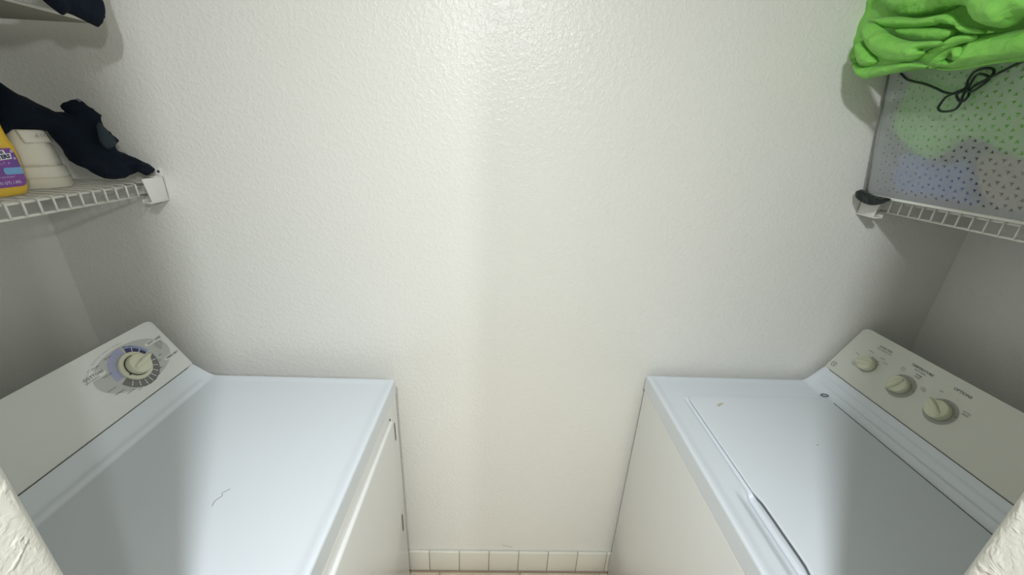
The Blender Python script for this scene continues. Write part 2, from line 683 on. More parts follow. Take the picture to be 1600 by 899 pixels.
def knob(fr, uc, wc, r, ang, parent, m, nose=1.28, base=0.0, hh=0.017, name='control_knob'):
    """Teardrop knob with a pointed nose and a raised grip rib across it."""
    rs = fr.right.y * -1
    A = R(ang)
    ex = lambda x, y: (uc + rs * (x * math.cos(A) - y * math.sin(A)), wc + (x * math.sin(A) + y * math.cos(A)))
    n = 56
    bm = bmesh.new()

    def rad(t, k):
        a = abs((t + math.pi) % (2 * math.pi) - math.pi)
        return k * r * (1 + (nose - 1) * max(0, 1 - a / 0.42) ** 1.3)
    levels = [(0.0, 0.96), (0.002, 1.0), (hh * 0.55, 0.985), (hh * 0.85, 0.95), (hh, 0.88), (hh, 0.5), (hh, 0.0)]
    prev = None
    for h, k in levels:
        if k == 0:
            c = bm.verts.new(fr.on(uc, wc, base + h))
            for i in range(n):
                bm.faces.new((prev[i], prev[(i + 1) % n], c)).smooth = True
            break
        ring = []
        for i in range(n):
            t = 2 * math.pi * i / n
            rr = rad(t, k)
            x, y = rr * math.cos(t), rr * math.sin(t)
            u, w = ex(x, y)
            # the face dips either side of the rib
            dip = 0.0
            if h >= hh * 0.99:
                dip = -0.0022 * sm(0.15 * r, 0.7 * r, abs(y))
            ring.append(bm.verts.new(fr.on(u, w, base + h + dip)))
        if prev:
            for i in range(n):
                bm.faces.new((prev[i], prev[(i + 1) % n], ring[(i + 1) % n], ring[i])).smooth = True
        prev = ring
    bmesh.ops.recalc_face_normals(bm, faces=bm.faces)
    k_ = obj(name, bm, m, parent)
    bm = bmesh.new()
    lo = []
    rib = [(-0.86 * r, 0.0012, 0.001), (-0.6 * r, 0.0042, 0.0040), (0.3 * r, 0.0052, 0.0055), (0.9 * r, 0.0042, 0.0055), ((nose - 0.02) * r, 0.0018, 0.0018)]
    for x, wd, h in rib:
        lo.append([bm.verts.new(fr.on(*ex(x, y * wd), base + hh + z)) for y, z in ((-1.5, -0.004), (-1.0, h * 0.75), (-0.35, h), (0.35, h), (1.0, h * 0.75), (1.5, -0.004))])
    for a, b in zip(lo, lo[1:]):
        for i in range(5):
            bm.faces.new((a[i], a[i + 1], b[i + 1], b[i])).smooth = True
        bm.faces.new((a[5], a[0], b[0], b[5]))
    bm.faces.new(lo[0])
    bm.faces.new(lo[-1][::-1])
    bmesh.ops.recalc_face_normals(bm, faces=bm.faces)
    obj('grip_rib', bm, m, k_)
    return k_


def cabinet(fr, root, zt, door=False):
    p = fr.p
    y0, y1 = fr.y, fr.y - WID
    obj('cabinet', B(p(0.011, y0 - 0.001, 0.03), p(0.650, y1 + 0.001, zt - 0.001)), M_enamel_front, root, bevel=0.003)
    bm = B(p(0.004, y0 - 0.0018, 0.035), p(0.010, y1 + 0.0018, zt - 0.0002))
    obj('panel_gap_shade', bm, M_gap, root)  # dark strip standing in for shade in the front panel gap
    bm = B(p(0.0, y0 - 0.0045, 0.03), p(0.008, y1 + 0.0045, zt - 0.0018))
    obj('front_panel', bm, M_enamel_front, root, bevel=0.0025)
    for dd in (0.06, 0.60):
        for yy in (y0 - 0.05, y1 + 0.05):
            bm = bmesh.new()
            tube(bm, [p(dd, yy, 0.0), p(dd, yy, 0.012), p(dd, yy, 0.0121), p(dd, yy, 0.032)], [0.021, 0.021, 0.009, 0.009], 16)
            obj('levelling_foot', bm, M_gap, root)


def caption(fr, s_, size, u, w, parent, m, depth=0.0009, **k):
    b_ = bmesh.new()
    text_bm(b_, s_, size, fr.text(u, w), depth=depth, **k)
    return obj('lettering', b_, m, parent)


# ---- dryer
D = Frame(-0.318, -1, -0.072, 0.538, 0.942, 0.6155, 1.074)
dryer = thing('clothes_dryer', 'white clothes dryer on the left with one large round cream cycle dial', 'dryer', (-0.64, -0.415, 0))
cabinet(D, dryer, 0.863)
obj('top_panel', top_panel(D, 0.942, 0.538, ridge=[(0.497, 0.0018, 0.006), (0.4875, -0.0010, 0.004)]), M_enamel, dryer)
obj('console_seam_shade', prism(bmesh.new(), [D.on(0.001, -0.0006, 0.0002), D.on(0.001, 0.0010, 0.0002), D.on(0.001, 0.0010, -0.012), D.on(0.001, -0.0006, -0.012)], (0, -WID + 0.002, 0)), M_gap, dryer)  # dark strip standing in for shade in the console seam
dcon = console(D, 1.074, 0.6155, 0.538, 0.942, M_console, dryer)
# door with its rolled top edge
door = obj('door', B(D.p(-0.010, -0.150, 0.20), D.p(0.001, -0.720, 0.831)), M_enamel_front, dryer, bevel=0.005, seg=4)
for z0, z1 in ((0.726, 0.787), (0.354, 0.424)):
    obj('hinge_slot', B(D.p(-0.0006, -0.1060, z0), D.p(0.002, -0.1120, z1)), M_gap, dryer)
obj('door_catch', B(D.p(-0.0025, -0.1465, 0.8295), D.p(0.001, -0.1495, 0.8350)), M_gap, dryer, bevel=0.001)
# dial graphic printed on the console
UC, WC = 0.1135, 0.076
bm = bmesh.new()
flat(D, bm, disc_loop(0.110, 0.079, 0.094, 0.052, 72), 0.0003, 0)
ring_seg(D, bm, UC, WC, 0.030, 0.053, 84, 190, 0.0006, 1)
ring_seg(D, bm, UC, WC, 0.0462, 0.053, 16, 76, 0.0006, 2)
ring_seg(D, bm, UC, WC, 0.030, 0.0462, 16, 76, 0.0006, 3)
ring_seg(D, bm, UC, WC, 0.030, 0.053, -160, 8, 0.0006, 4)
for a in (14, 36, 57):
    ring_seg(D, bm, UC, WC, 0.033, 0.0462, a - 1, a + 1, 0.0009, 5)
for a in (-14, -32, -50, -68, -84, -100, -118, -138):
    ring_seg(D, bm, UC, WC, 0.037, 0.050, a - 0.9, a + 0.9, 0.0009, 5)
for a in (110, 132, 154):
    ring_seg(D, bm, UC, WC, 0.037, 0.050, a - 0.7, a + 0.7, 0.0009, 6)
for t in ((0.190, 0.102, 0.024, 0.0075), (0.026, 0.050, 0.024, 0.005), (0.036, 0.103, 0.024, 0.005)):
    flat(D, bm, [(t[0] + t[2] * math.copysign(abs(math.cos(a)) ** 0.5, math.cos(a)), t[1] + t[3] * math.copysign(abs(math.sin(a)) ** 0.6, math.sin(a))) for a in [2 * math.pi * k / 32 for k in range(32)]], 0.0005, 7)
obj('dial_print', bm, [M_grey, M_lilac, M_blue, M_navyprint, M_ringgrey, M_white, M_grey, M_console], dcon)
bm = bmesh.new()
caption(D, 'COTTONS', 0.0082, 0.190, 0.1045, dcon, M_ink, spacing=1.2, bold=0.0002)
caption(D, 'EASY CARE', 0.0070, 0.033, 0.1035, dcon, M_ink, spacing=1.15, bold=0.0002)
caption(D, 'TIMED DRY', 0.0066, 0.026, 0.050, dcon, M_ink, spacing=1.1, bold=0.0002)
for u, w, s_, z in ((0.196, 0.0975, 'AUTOMATIC', 0.0048), (0.170, 0.090, 'MORE DRY', 0.0044), (0.186, 0.080, '', 0.0044), (0.176, 0.117, 'LESS DRY', 0.0044), (0.165, 0.1265, '', 0.004),
                    (0.143, 0.122, 'LESS DRY', 0.0042), (0.100, 0.1245, 'MORE', 0.0044), (0.088, 0.120, 'DRY', 0.0044),
                    (0.185, 0.060, 'MORE DRY', 0.0042), (0.030, 0.094, 'KNITS  PERM', 0.0042), (0.031, 0.089, 'PRESS  AND', 0.0042), (0.033, 0.084, 'CASUALS', 0.0042), (0.035, 0.079, 'DRY', 0.0042),
                    (0.049, 0.066, 'OFF', 0.0052), (0.178, 0.046, 'DEWRINKLE', 0.0042), (0.161, 0.034, 'DAMP DRY', 0.0042), (0.143, 0.027, 'FLUFF', 0.0042)):
    if s_:
        caption(D, s_, z, u, w, dcon, M_ink)
for a, s_ in ((-24, '70'), (-44, '60'), (-62, '50'), (-78, '40'), (-92, '30'), (-106, '20')):
    caption(D, s_, 0.0052, UC - 0.0585 * math.cos(R(a)), WC + 0.053 * math.sin(R(a)) + 0.001, dcon, M_ink, bold=0.0001)
# curved line of small print along the top of the oval
arc = 'AUTOMATIC DRY   SELECTED FABRIC DRYNESS'
for i, ch in enumerate(arc):
    a = R(163 - i * 2.25)
    u, w = 0.117 - 0.099 * math.cos(a), 0.079 + 0.058 * math.sin(a)
    text_bm(bm, ch, 0.0036, D.text(u, w, math.atan2(-0.058 * math.cos(a), 0.099 * math.sin(a)) ), depth=0.0009)
obj('lettering', bm, M_ink, dcon)
# dial: dark disc painting the shadow gap, skirt and grip knob
bm = bmesh.new()
rs = []
for h, r in ((0.0006, 0.0350), (0.005, 0.0350), (0.0068, 0.0338), (0.0070, 0.0)):
    if r == 0:
        c = bm.verts.new(D.on(UC, WC, h))
        for i in range(64):
            bm.faces.new((rs[i], rs[(i + 1) % 64], c)).smooth = False
        break
    ring = [bm.verts.new(D.on(u, w, h)) for u, w in disc_loop(UC, WC, r, n=64)]
    if rs:
        for i in range(64):
            bm.faces.new((rs[i], rs[(i + 1) % 64], ring[(i + 1) % 64], ring[i])).smooth = True
    rs = ring
bmesh.ops.recalc_face_normals(bm, faces=bm.faces)
skirt = obj('dial_skirt', bm, M_knob, dryer)
bm = bmesh.new()
flat(D, bm, disc_loop(UC, WC, 0.0262), 0.0073)
a = R(-160)
tri = [(UC - (0.031 * math.cos(a)), WC + 0.031 * math.sin(a)), (UC - (0.0245 * math.cos(a - 0.2)), WC + 0.0245 * math.sin(a - 0.2)), (UC - (0.0245 * math.cos(a + 0.2)), WC + 0.0245 * math.sin(a + 0.2))]
flat(D, bm, tri, 0.0075)
obj('pointer_and_gap_shade', bm, M_gap, skirt)
knob(D, UC, WC, 0.0245, 12, dryer, M_knob, nose=1.36, base=0.0074, hh=0.016, name='dial_knob')

# ---- washer
W = Frame(0.410, 1, -0.022, 0.5255, 0.958, 0.6015, 1.0915)
washer = thing('washing_machine', 'white top-loading washing machine on the right with three cream knobs', 'washing machine', (0.735, -0.365, 0))
cabinet(W, washer, 0.863)
obj('top_panel', top_panel(W, 0.958, 0.5255, scoop=(0.041, 0.115, 0.400, 0.640, 0.010), ridge=[(0.4935, 0.0030, 0.0030), (0.5005, -0.0012, 0.003), (0.5075, 0.0026, 0.0034)], grooves=[('d', 0.0730, 0.0045, 0.0035, 0.105, 0.60), ('u', 0.0930, 0.0022, 0.0025, 0.085, 0.478), ('d', 0.4815, 0.0040, 0.0050, 0.108, 0.62)]), M_enamel, washer)
obj('console_seam_shade', prism(bmesh.new(), [W.on(0.001, -0.0006, 0.0002), W.on(0.001, 0.0010, 0.0002), W.on(0.001, 0.0010, -0.012), W.on(0.001, -0.0006, -0.012)], (0, -WID + 0.002, 0)), M_gap, washer)  # seam shade as a dark strip, like the dryer's
wcon = console(W, 1.0915, 0.6015, 0.5255, 0.958, M_console_w, washer)
# lid: rounded slab with a finger notch in its front edge
lo = []
x0, x1, ya, yb, rr = 0.486, 0.884, -0.118, -0.640, 0.024
for cx_, cy_, a0 in ((x1 - 0.006, ya - 0.006, 90), (x0 + rr, ya - rr, 180), (x0 + rr, yb + rr, 270), (x1 - 0.006, yb + 0.006, 360)):
    r2 = 0.006 if cx_ > 0.8 else rr
    arcs = [(cx_ + r2 * math.cos(R(a0 - 90 + (90 if cx_ < 0.8 or True else 0) * k / 6)), cy_ + r2 * math.sin(R(a0 - 90 + 90 * k / 6))) for k in range(7)]
    if cx_ < 0.8 and cy_ < -0.3:
        # finger notch just before the near front corner
        for k in range(0, 13):
            t = k / 12
            yy = -0.424 - 0.178 * t
            lo.append((x0 + 0.0055 * (sm(0, 0.2, t) - sm(0.8, 1, t)), yy))
    lo += arcs
bm = prism(bmesh.new(), [(x, y, TZ + 0.0002) for x, y in lo], (0, 0, 0.0058))
lid = obj('lid', bm, M_enamel, washer, bevel=0.0028, seg=4)
bm = prism(bmesh.new(), [(x, y, TZ - 0.0018) for i, (x, y) in enumerate([(x0 + 0.010, ya - 0.012), (x1 - 0.002, ya - 0.004), (x1 - 0.002, yb + 0.004), (x0 + 0.010, yb + 0.012)])], (0, 0, 0.0022))
obj('lid_gap_shade', bm, M_ink2, lid)  # dark sheet standing in for the shadow gap under the lid
obj('hinge_gap', B((0.8850, -0.134, TZ - 0.006), (0.8985, -0.640, TZ + 0.0002)), M_gap, washer)
bm = bmesh.new()
tube(bm, [(0.884 + 0.0095 * math.cos(t), -0.108 + 0.0055 * math.sin(t), TZ + 0.0066) for t in [2 * math.pi * k / 24 for k in range(25)]], 0.0012, 6, False)
tube(bm, [(0.892, -0.106, TZ + 0.0015), (0.897, -0.112, TZ + 0.0015)], 0.0016, 8)
tube(bm, [(0.900, -0.112, TZ + 0.001), (0.905, -0.122, TZ + 0.001)], 0.0007, 6)
obj('lid_hinge', bm, M_gap, washer)
for pts, m_ in (([(0.548, -0.163), (0.556, -0.156), (0.566, -0.152), (0.572, -0.155), (0.562, -0.160), (0.552, -0.168)], M_stain),
                ([(0.716, -0.298), (0.719, -0.297), (0.720, -0.300), (0.717, -0.301)], M_rust)):
    obj('stain_mark', prism(bmesh.new(), [(x, y, TZ + 0.0059) for x, y in pts], (0, 0, 0.0003)), m_, lid)
# printed rings, badge, lettering
bm = bmesh.new()
KU, KW = (0.0855, 0.1795, 0.2745), 0.0695
M_aged = mat('aged_grey_print', (0.36, 0.37, 0.33), 0.5)
for i, (u, r) in enumerate(zip(KU, (0.0225, 0.031, 0.031))):
    bm = bmesh.new()
    flat(W, bm, disc_loop(u + (0.001 if i else 0), KW, r, n=56), 0.0003, 0)
    obj('dial_print', bm, M_aged, wcon)

for u, a_ in ((KU[0], (105, 60, 40, 215, 165)), (KU[1], (130, 60, 10)), (KU[2], (112, 98, 15))):
    for a in a_:
        r = 0.0245 if u == KU[0] else 0.0285
        bm = bmesh.new()
        flat(W, bm, disc_loop(u + r * math.cos(R(a)), KW + r * math.sin(R(a)), 0.0013, n=10), 0.0006)
        obj('dial_tick', bm, M_ink2, wcon)


tx = lambda s_, u, w, z, **k: caption(W, s_, z, u, w, wcon, M_ink2, 0.0006, **k)
tx('LOAD SIZE', 0.087, 0.1275, 0.0075, bold=0.0001)
tx('SELECT BEFORE START', 0.088, 0.1205, 0.0042)
tx('MEDIUM', 0.064, 0.1035, 0.0044)
tx('LARGE', 0.100, 0.1025, 0.0044)
tx('EXTRA', 0.114, 0.0960, 0.0044)
tx('SMALL', 0.043, 0.080, 0.0044)
tx('MINI', 0.055, 0.050, 0.0044)
tx('TEMPERATURE', 0.184, 0.1280, 0.0079, bold=0.0002)
tx('WASH / RINSE', 0.184, 0.1205, 0.0045)
tx('HOT', 0.153, 0.110, 0.0048)
tx('COLD', 0.153, 0.105, 0.0044)
tx('WARM', 0.189, 0.1125, 0.0048, bold=0.0001)
tx('COLD', 0.190, 0.1070, 0.0048, bold=0.0001)
tx('COLD', 0.217, 0.093, 0.0046)
tx('COLD', 0.219, 0.088, 0.0046)
tx('OPTIONS', 0.275, 0.1280, 0.0086, bold=0.0002)
tx('OFF', 0.246, 0.1080, 0.0048)
tx('EXTRA', 0.309, 0.0960, 0.0048)
tx('RINSE', 0.310, 0.0905, 0.0048)
# round monogram badge
bm = bmesh.new()
bu, bw = 0.016, 0.021
ring_seg(W, bm, bu, bw, 0.0066, 0.0076, 0, 360, 0.0006, 0)
for k in range(4):
    ring_seg(W, bm, bu, bw, 0.0052, 0.0066, 45 + 90 * k - 14, 45 + 90 * k + 14, 0.0006, 0)
text_bm(bm, 'GE', 0.0078, W.text(bu, bw), depth=0.0006, spacing=0.9)
obj('round_badge', bm, M_ink2, wcon)
for u, a, r in ((KU[0], 200, 0.0195), (KU[1], 250, 0.0215), (KU[2], 150, 0.0225)):
    knob(W, u, KW, r, a, washer, M_knob, nose=1.22, base=0.0005, hh=0.018)


# ------------------------------------------------------------------ wire shelves
def wire_shelf(label, group, s, xwall, xfront, zdeck, y_start, lip=0.025, yend=-0.786, phase=0.0):
    """s = -1: fixed to the left wall."""
    root = thing('wire_shelf', label, 'shelf', (xwall, -0.39, zdeck), group)
    r = 0.0019
    bm = bmesh.new()
    y = y_start
    xw = xwall - s * 0.006
    while y > yend + 0.003:
        tube(bm, [(xw, y, zdeck + 0.003), (xfront - s * 0.002 + s * 0.002, y, zdeck + 0.003), (xfront - s * 0.0042, y, zdeck + 0.001), (xfront - s * 0.0045, y, zdeck - lip)], r, 8)
        y -= 0.0252
    obj('deck_wires', bm, M_wire, root)
    bm = bmesh.new()
    tube(bm, [(xfront, y_start + 0.012, zdeck - 0.001), (xfront, yend, zdeck - 0.001)], 0.0028, 10)
    obj('front_rod', bm, M_wire, root)
    bm = bmesh.new()
    tube(bm, [(xfront - s * 0.001, y_start + 0.012, zdeck - lip), (xfront - s * 0.001, yend, zdeck - lip)], 0.0028, 10)
    obj('front_rod', bm, M_wire, root)
    for t in (0.10, 0.5, 0.97):
        bm = bmesh.new()
        xx = xfront + (xw - xfront) * t
        tube(bm, [(xx, y_start + 0.012, zdeck - 0.0022), (xx, yend, zdeck - 0.0022)], 0.0026, 10)
        obj('support_rod', bm, M_wire, root)
    return root


lowl = wire_shelf('white wire shelf on the left wall carrying the yellow jug and sneaker', None, -1, XL, -0.875, 1.413, -0.041 + 0.0, 0.025)
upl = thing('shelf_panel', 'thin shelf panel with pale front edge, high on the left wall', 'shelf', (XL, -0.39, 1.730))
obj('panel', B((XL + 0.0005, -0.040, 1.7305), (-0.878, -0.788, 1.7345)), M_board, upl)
bm = bmesh.new()
tube(bm, [(-0.876, -0.042, 1.7325), (-0.876, -0.788, 1.7325)], 0.0028, 10)
obj('front_edge', bm, M_wire, upl)
obj('wall_cleat', B((XL + 0.0005, -0.001, 1.712), (XL + 0.010, -0.788, 1.7303)), M_bracket, upl, bevel=0.001)
rsh = wire_shelf('white wire shelf on the right wall under the perforated basket', None, 1, XR, 0.900, 1.448, -0.043, 0.026)


def end_bracket(root, s, xf, z):
    """White plastic cradle screwed to the back wall that holds the shelf front corner."""
    X = lambda t: xf + s * t
    y0 = -0.0005
    bm = bmesh.new()
    prism(bm, [(X(-0.014), y0, z - 0.041), (X(-0.014), -0.050, z - 0.041), (X(-0.014), -0.060, z + 0.013), (X(-0.014), y0, z + 0.013)], (s * 0.003, 0, 0))
    box(bm, (X(-0.014), y0, z - 0.044), (X(0.004), -0.056, z - 0.041))
    box(bm, (X(0.0025), -0.014, z - 0.044), (X(0.005), -0.056, z - 0.034))
    box(bm, (X(-0.014), y0, z + 0.013), (X(0.002), -0.026, z + 0.0155))
    box(bm, (X(-0.014), -0.0035, z - 0.044), (X(0.034), y0, z + 0.034))
    o = obj('end_bracket', bm, M_bracket, root, bevel=0.001, seg=2)
    bm = bmesh.new()
    tube(bm, [(X(-0.009), -0.0036, z + 0.0245), (X(-0.009), -0.0052, z + 0.0245)], 0.0028, 12)
    obj('screw', bm, M_hole, o)
    return o


end_bracket(lowl, -1, -0.871, 1.413)
end_bracket(rsh, 1, 0.894, 1.448)

# ------------------------------------------------------------------ left shelf: jug
DY = -0.0435
jug = thing('detergent_jug', 'yellow plastic detergent jug with a purple label on the left wire shelf', 'jug', (-0.950, -0.3235, 1.418))
# body lofted upward: half-depth (x), near edge y, far edge y
bm = bmesh.new()
prof = [(1.4185, 0.042, -0.199), (1.421, 0.047, -0.195), (1.430, 0.0495, -0.192), (1.450, 0.050, -0.190), (1.470, 0.050, -0.1885), (1.490, 0.050, -0.188), (1.503, 0.0485, -0.188), (1.511, 0.044, -0.188), (1.520, 0.0425, -0.189),
        (1.540, 0.0425, -0.191), (1.560, 0.041, -0.199), (1.590, 0.034, -0.212), (1.610, 0.026, -0.228), (1.628, 0.020, -0.250), (1.636, 0.018, -0.262)]
rings = []
for z, hx, yf in prof:
    yn = -0.560 - yf
    yc, hy = (yf + yn) / 2 + DY, (yf - yn) / 2
    ring = []
    for k in range(48):
        t = 2 * math.pi * k / 48
        c, s_ = math.cos(t), math.sin(t)
        ring.append(bm.verts.new((-0.950 + hx * math.copysign(abs(c) ** 0.34, c), yc + hy * math.copysign(abs(s_) ** 0.34, s_), z)))
    rings.append(ring)
for a, b in zip(rings, rings[1:]):
    for k in range(48):
        bm.faces.new((a[k], a[(k + 1) % 48], b[(k + 1) % 48], b[k])).smooth = True
bm.faces.new(rings[0][::-1])
bm.faces.new(rings[-1])
bmesh.ops.recalc_face_normals(bm, faces=bm.faces)
obj('jug_body', bm, M_jug, jug)
bm = bmesh.new()
tube(bm, [(-0.950, -0.3235, 1.634), (-0.950, -0.3235, 1.640), (-0.950, -0.3235, 1.662), (-0.950, -0.3235, 1.664)], [0.017, 0.022, 0.021, 0.017], 24)
obj('cap', bm, M_label, jug)
XF = -0.8992
# label mirrored about the jug middle so it wraps the whole front
Lp = [(-0.210, 1.499), (-0.2065, 1.493), (-0.2050, 1.483), (-0.2045, 1.465), (-0.2045, 1.445), (-0.207, 1.4375), (-0.212, 1.435)]
loop = Lp + [(-0.560 - y, z) for y, z in Lp[::-1]]
bm = prism(bmesh.new(), [(XF - 0.0015, y + DY, z) for y, z in loop], (0.0017, 0, 0))
label = obj('front_label', bm, M_label, jug)
fr_l = lambda y, z: (lambda tx, ty, h: Vector((XF + 0.0002 + h, y + DY + tx, z + ty)))
bm = bmesh.new()
bm2 = bmesh.new()


def patch(bm, pts, h, mi=0):
    f = bm.faces.new([bm.verts.new((XF + h, y + DY, z)) for y, z in pts])
    f.material_index = mi
    f.normal_update()
    if f.normal.x < 0:
        f.normal_flip()


# white lozenge behind the dark lettering, slightly rising
patch(bm, [(-0.300, 1.4735), (-0.2135, 1.4815), (-0.2125, 1.4910), (-0.2195, 1.4905), (-0.221, 1.4965), (-0.300, 1.489)], 0.0006, 0)
patch(bm, [(-0.2325, 1.4645), (-0.230, 1.4675), (-0.2046, 1.4670), (-0.2046, 1.4555), (-0.230, 1.4560), (-0.2325, 1.4590)], 0.0006, 1)
for y, z, r in ((-0.2100, 1.4938, 0.0026), (-0.2092, 1.4820, 0.0022), (-0.2275, 1.4755, 0.0011), (-0.2205, 1.4745, 0.0013), (-0.214, 1.490, 0.0012), (-0.232, 1.4735, 0.001), (-0.240, 1.4705, 0.0012)):
    patch(bm, [(y + r * math.cos(t), z + r * math.sin(t)) for t in [2 * math.pi * k / 16 for k in range(16)]], 0.0005, 2)
obj('label_print', bm, [M_white, M_pill, M_bubble], label)
bm = bmesh.new()


def rise(y, z, k=0.12):
    return lambda tx, ty, h: Vector((XF + h, y + DY + tx, z + ty + k * tx))


text_bm(bm, 'BLASTERS', 0.0086, rise(-0.2150, 1.4862), align='RIGHT', depth=0.0009, bold=0.0005, mi=0)
text_bm(bm, 'ODOR', 0.0066, rise(-0.2225, 1.4925), align='RIGHT', depth=0.0009, bold=0.0003, mi=0)
text_bm(bm, '61.5 FL OZ (1.92 QT) 1.82L', 0.0062, rise(-0.2130, 1.4425, 0), align='RIGHT', depth=0.0009, mi=1, bold=0.0002)
text_bm(bm, 'LAUNDRY DETERGENT', 0.0036, rise(-0.2195, 1.4520, 0), align='RIGHT', depth=0.0009, mi=1)
obj('lettering', bm, [M_navyprint, M_lilactext], label)

# ------------------------------------------------------------------ left shelf: sneaker, heel to the aisle
shoe = thing('sneaker', 'white leather sneaker, heel outward, between the yellow jug and navy garment', 'shoe', (-1.04, -0.162, 1.418))
XH = -0.928
YS = -0.162
# sole outline from above (x back, half width)
def sole_half(t):  # t 0 heel .. 1 toe
    return [0.0, 0.030, 0.040, 0.0425, 0.041, 0.038, 0.039, 0.044, 0.050, 0.052, 0.047, 0.030, 0.0][min(12, int(t * 12))] if False else 0.041 * min(1, math.sqrt(max(0, t / 0.10)) if t < 0.10 else 1) * (1 + 0.22 * sm(0.45, 0.75, t)) * math.sqrt(max(0, 1 - sm(0.80, 1.0, t) ** 2 * 0.995))
def sole_loop(sc, z, tilt=0.0):
    L_ = 0.232
    n = 26
    q = []
    ts = [(k / n) ** 1.6 for k in range(n + 1)]
    for t in ts:
        q.append((XH - t * L_ - (1 - sc) * 0.03 * (1 - t), YS + sole_half(t) * sc, z))
    for t in ts[::-1][1:-1]:
        q.append((XH - t * L_ - (1 - sc) * 0.03 * (1 - t), YS - sole_half(t) * sc, z))
    return q
def loft(bm, loops, cap=True):
    rr_ = [[bm.verts.new(p) for p in l] for l in loops]
    n = len(rr_[0])
    for a, b in zip(rr_, rr_[1:]):
        for k in range(n):
            bm.faces.new((a[k], a[(k + 1) % n], b[(k + 1) % n], b[k])).smooth = True
    if cap:
        bm.faces.new(rr_[0][::-1])
        bm.faces.new(rr_[-1])
    bmesh.ops.recalc_face_normals(bm, faces=bm.faces)
    return bm
obj('outsole', loft(bmesh.new(), [sole_loop(0.97, 1.4185), sole_loop(1.04, 1.421), sole_loop(1.05, 1.437), sole_loop(1.03, 1.439)]), M_shoe_sole, shoe)
obj('midsole', loft(bmesh.new(), [sole_loop(1.00, 1.438), sole_loop(1.03, 1.4405), sole_loop(1.0, 1.458), sole_loop(0.95, 1.4605)]), M_shoe, shoe)
def upper_loop(sc, z, cut):
    return [(XH - 0.004 - (XH - 0.004 - x) * cut - (1 - sc) * 0.05, YS + (y - YS) * sc, zz) for x, y, zz in sole_loop(1, z)]
obj('upper', loft(bmesh.new(), [upper_loop(0.93, 1.458, 0.98), upper_loop(0.92, 1.470, 0.97), upper_loop(0.86, 1.488, 0.90), upper_loop(0.76, 1.505, 0.72), upper_loop(0.70, 1.520, 0.55), upper_loop(0.66, 1.526, 0.50), upper_loop(0.60, 1.527, 0.48)]), M_shoe, shoe)
# heel counter strips and tab stitched on the back of the upper
def heel_strip(name, y0, y1, z0, z1, x0, x1, m_, parent):
    bm = bmesh.new()
    n = 8
    g = []
    for j in range(n + 1):
        v = j / n
        z = z0 + (z1 - z0) * v
        row = []
        for i in range(9):
            y = (y0[0] + (y0[1] - y0[0]) * v) * (1 - i / 8) + (y1[0] + (y1[1] - y1[0]) * v) * (i / 8)
            xx = x0 + (x1 - x0) * v - 6.0 * (y - YS) ** 2
            row.append(bm.verts.new((xx, y, z)))
        g.append(row)
    for j in range(n):
        for i in range(8):
            bm.faces.new((g[j][i], g[j][i + 1], g[j + 1][i + 1], g[j + 1][i])).smooth = True
    return obj(name, bm, m_, parent, solid=0.003)
heel_strip('heel_strip', (YS - 0.0085, YS - 0.007), (YS + 0.0075, YS + 0.0065), 1.459, 1.505, XH - 0.003, XH - 0.0125, M_shoe, shoe)
heel_strip('heel_tab', (YS - 0.026, YS - 0.027), (YS + 0.024, YS + 0.021), 1.504, 1.5265, XH - 0.0105, XH - 0.0165, M_shoe, shoe)
bm = bmesh.new()
text_bm(bm, 'AIR', 0.0100, lambda tx, ty, h: Vector((XH - 0.0112 + h + 0.002 - 6 * (tx) ** 2, YS + 0.001 + tx, 1.5165 + ty)), spacing=1.5)
obj('heel_print', bm, M_shoe_ink, shoe)

# ------------------------------------------------------------------ navy garment over the shoe
NAVY = [(-1.0, -0.173, 1.626), (-1.0, -0.154, 1.606), (-1.0, -0.143, 1.595), (-1.0, -0.126, 1.586), (-0.98, -0.128, 1.58), (-0.96, -0.117, 1.562), (-0.93, -0.111, 1.561), (-0.92, -0.107, 1.559), (-0.91, -0.113, 1.574), (-0.91, -0.101, 1.584), (-0.91, -0.088, 1.585), (-0.905, -0.081, 1.576), (-0.9, -0.072, 1.567), (-0.9, -0.066, 1.555), (-0.9, -0.071, 1.543), (-0.9, -0.057, 1.521), (-0.9, -0.047, 1.505), (-0.9, -0.062, 1.492), (-0.89, -0.045, 1.48), (-0.88, -0.022, 1.464), (-0.875, -0.004, 1.447), (-0.875, -0.01, 1.435), (-0.875, -0.023, 1.43), (-0.875, -0.041, 1.439), (-0.88, -0.075, 1.429), (-0.88, -0.105, 1.43), (-0.885, -0.122, 1.436), (-0.89, -0.133, 1.449), (-0.895, -0.141, 1.456), (-0.9, -0.152, 1.466), (-0.91, -0.148, 1.483), (-0.92, -0.143, 1.494), (-0.93, -0.144, 1.512), (-0.94, -0.144, 1.524), (-0.95, -0.162, 1.527), (-0.98, -0.169, 1.52), (-1.0, -0.182, 1.518), (-1.0, -0.213, 1.518)]
nv = thing('navy_garment', 'crumpled dark navy garment draped over the white sneaker, on the lower left shelf', 'garment', (-0.95, -0.12, 1.42))
obj('garment_body', puff(bmesh.new(), NAVY, 0.020, 0.006, 0.022, 0.004, 30, 3, tilt=-1, smooth_n=3), M_navy, nv)
obj('cuff', puff(bmesh.new(), [(-0.885, -0.098, 1.537), (-0.885, -0.087, 1.543), (-0.885, -0.073, 1.522), (-0.885, -0.064, 1.505), (-0.885, -0.085, 1.489), (-0.885, -0.101, 1.504)], 0.004, 0.005, 0.006, 0.001, 30, 5, tilt=-1), M_navy_cuff, nv)
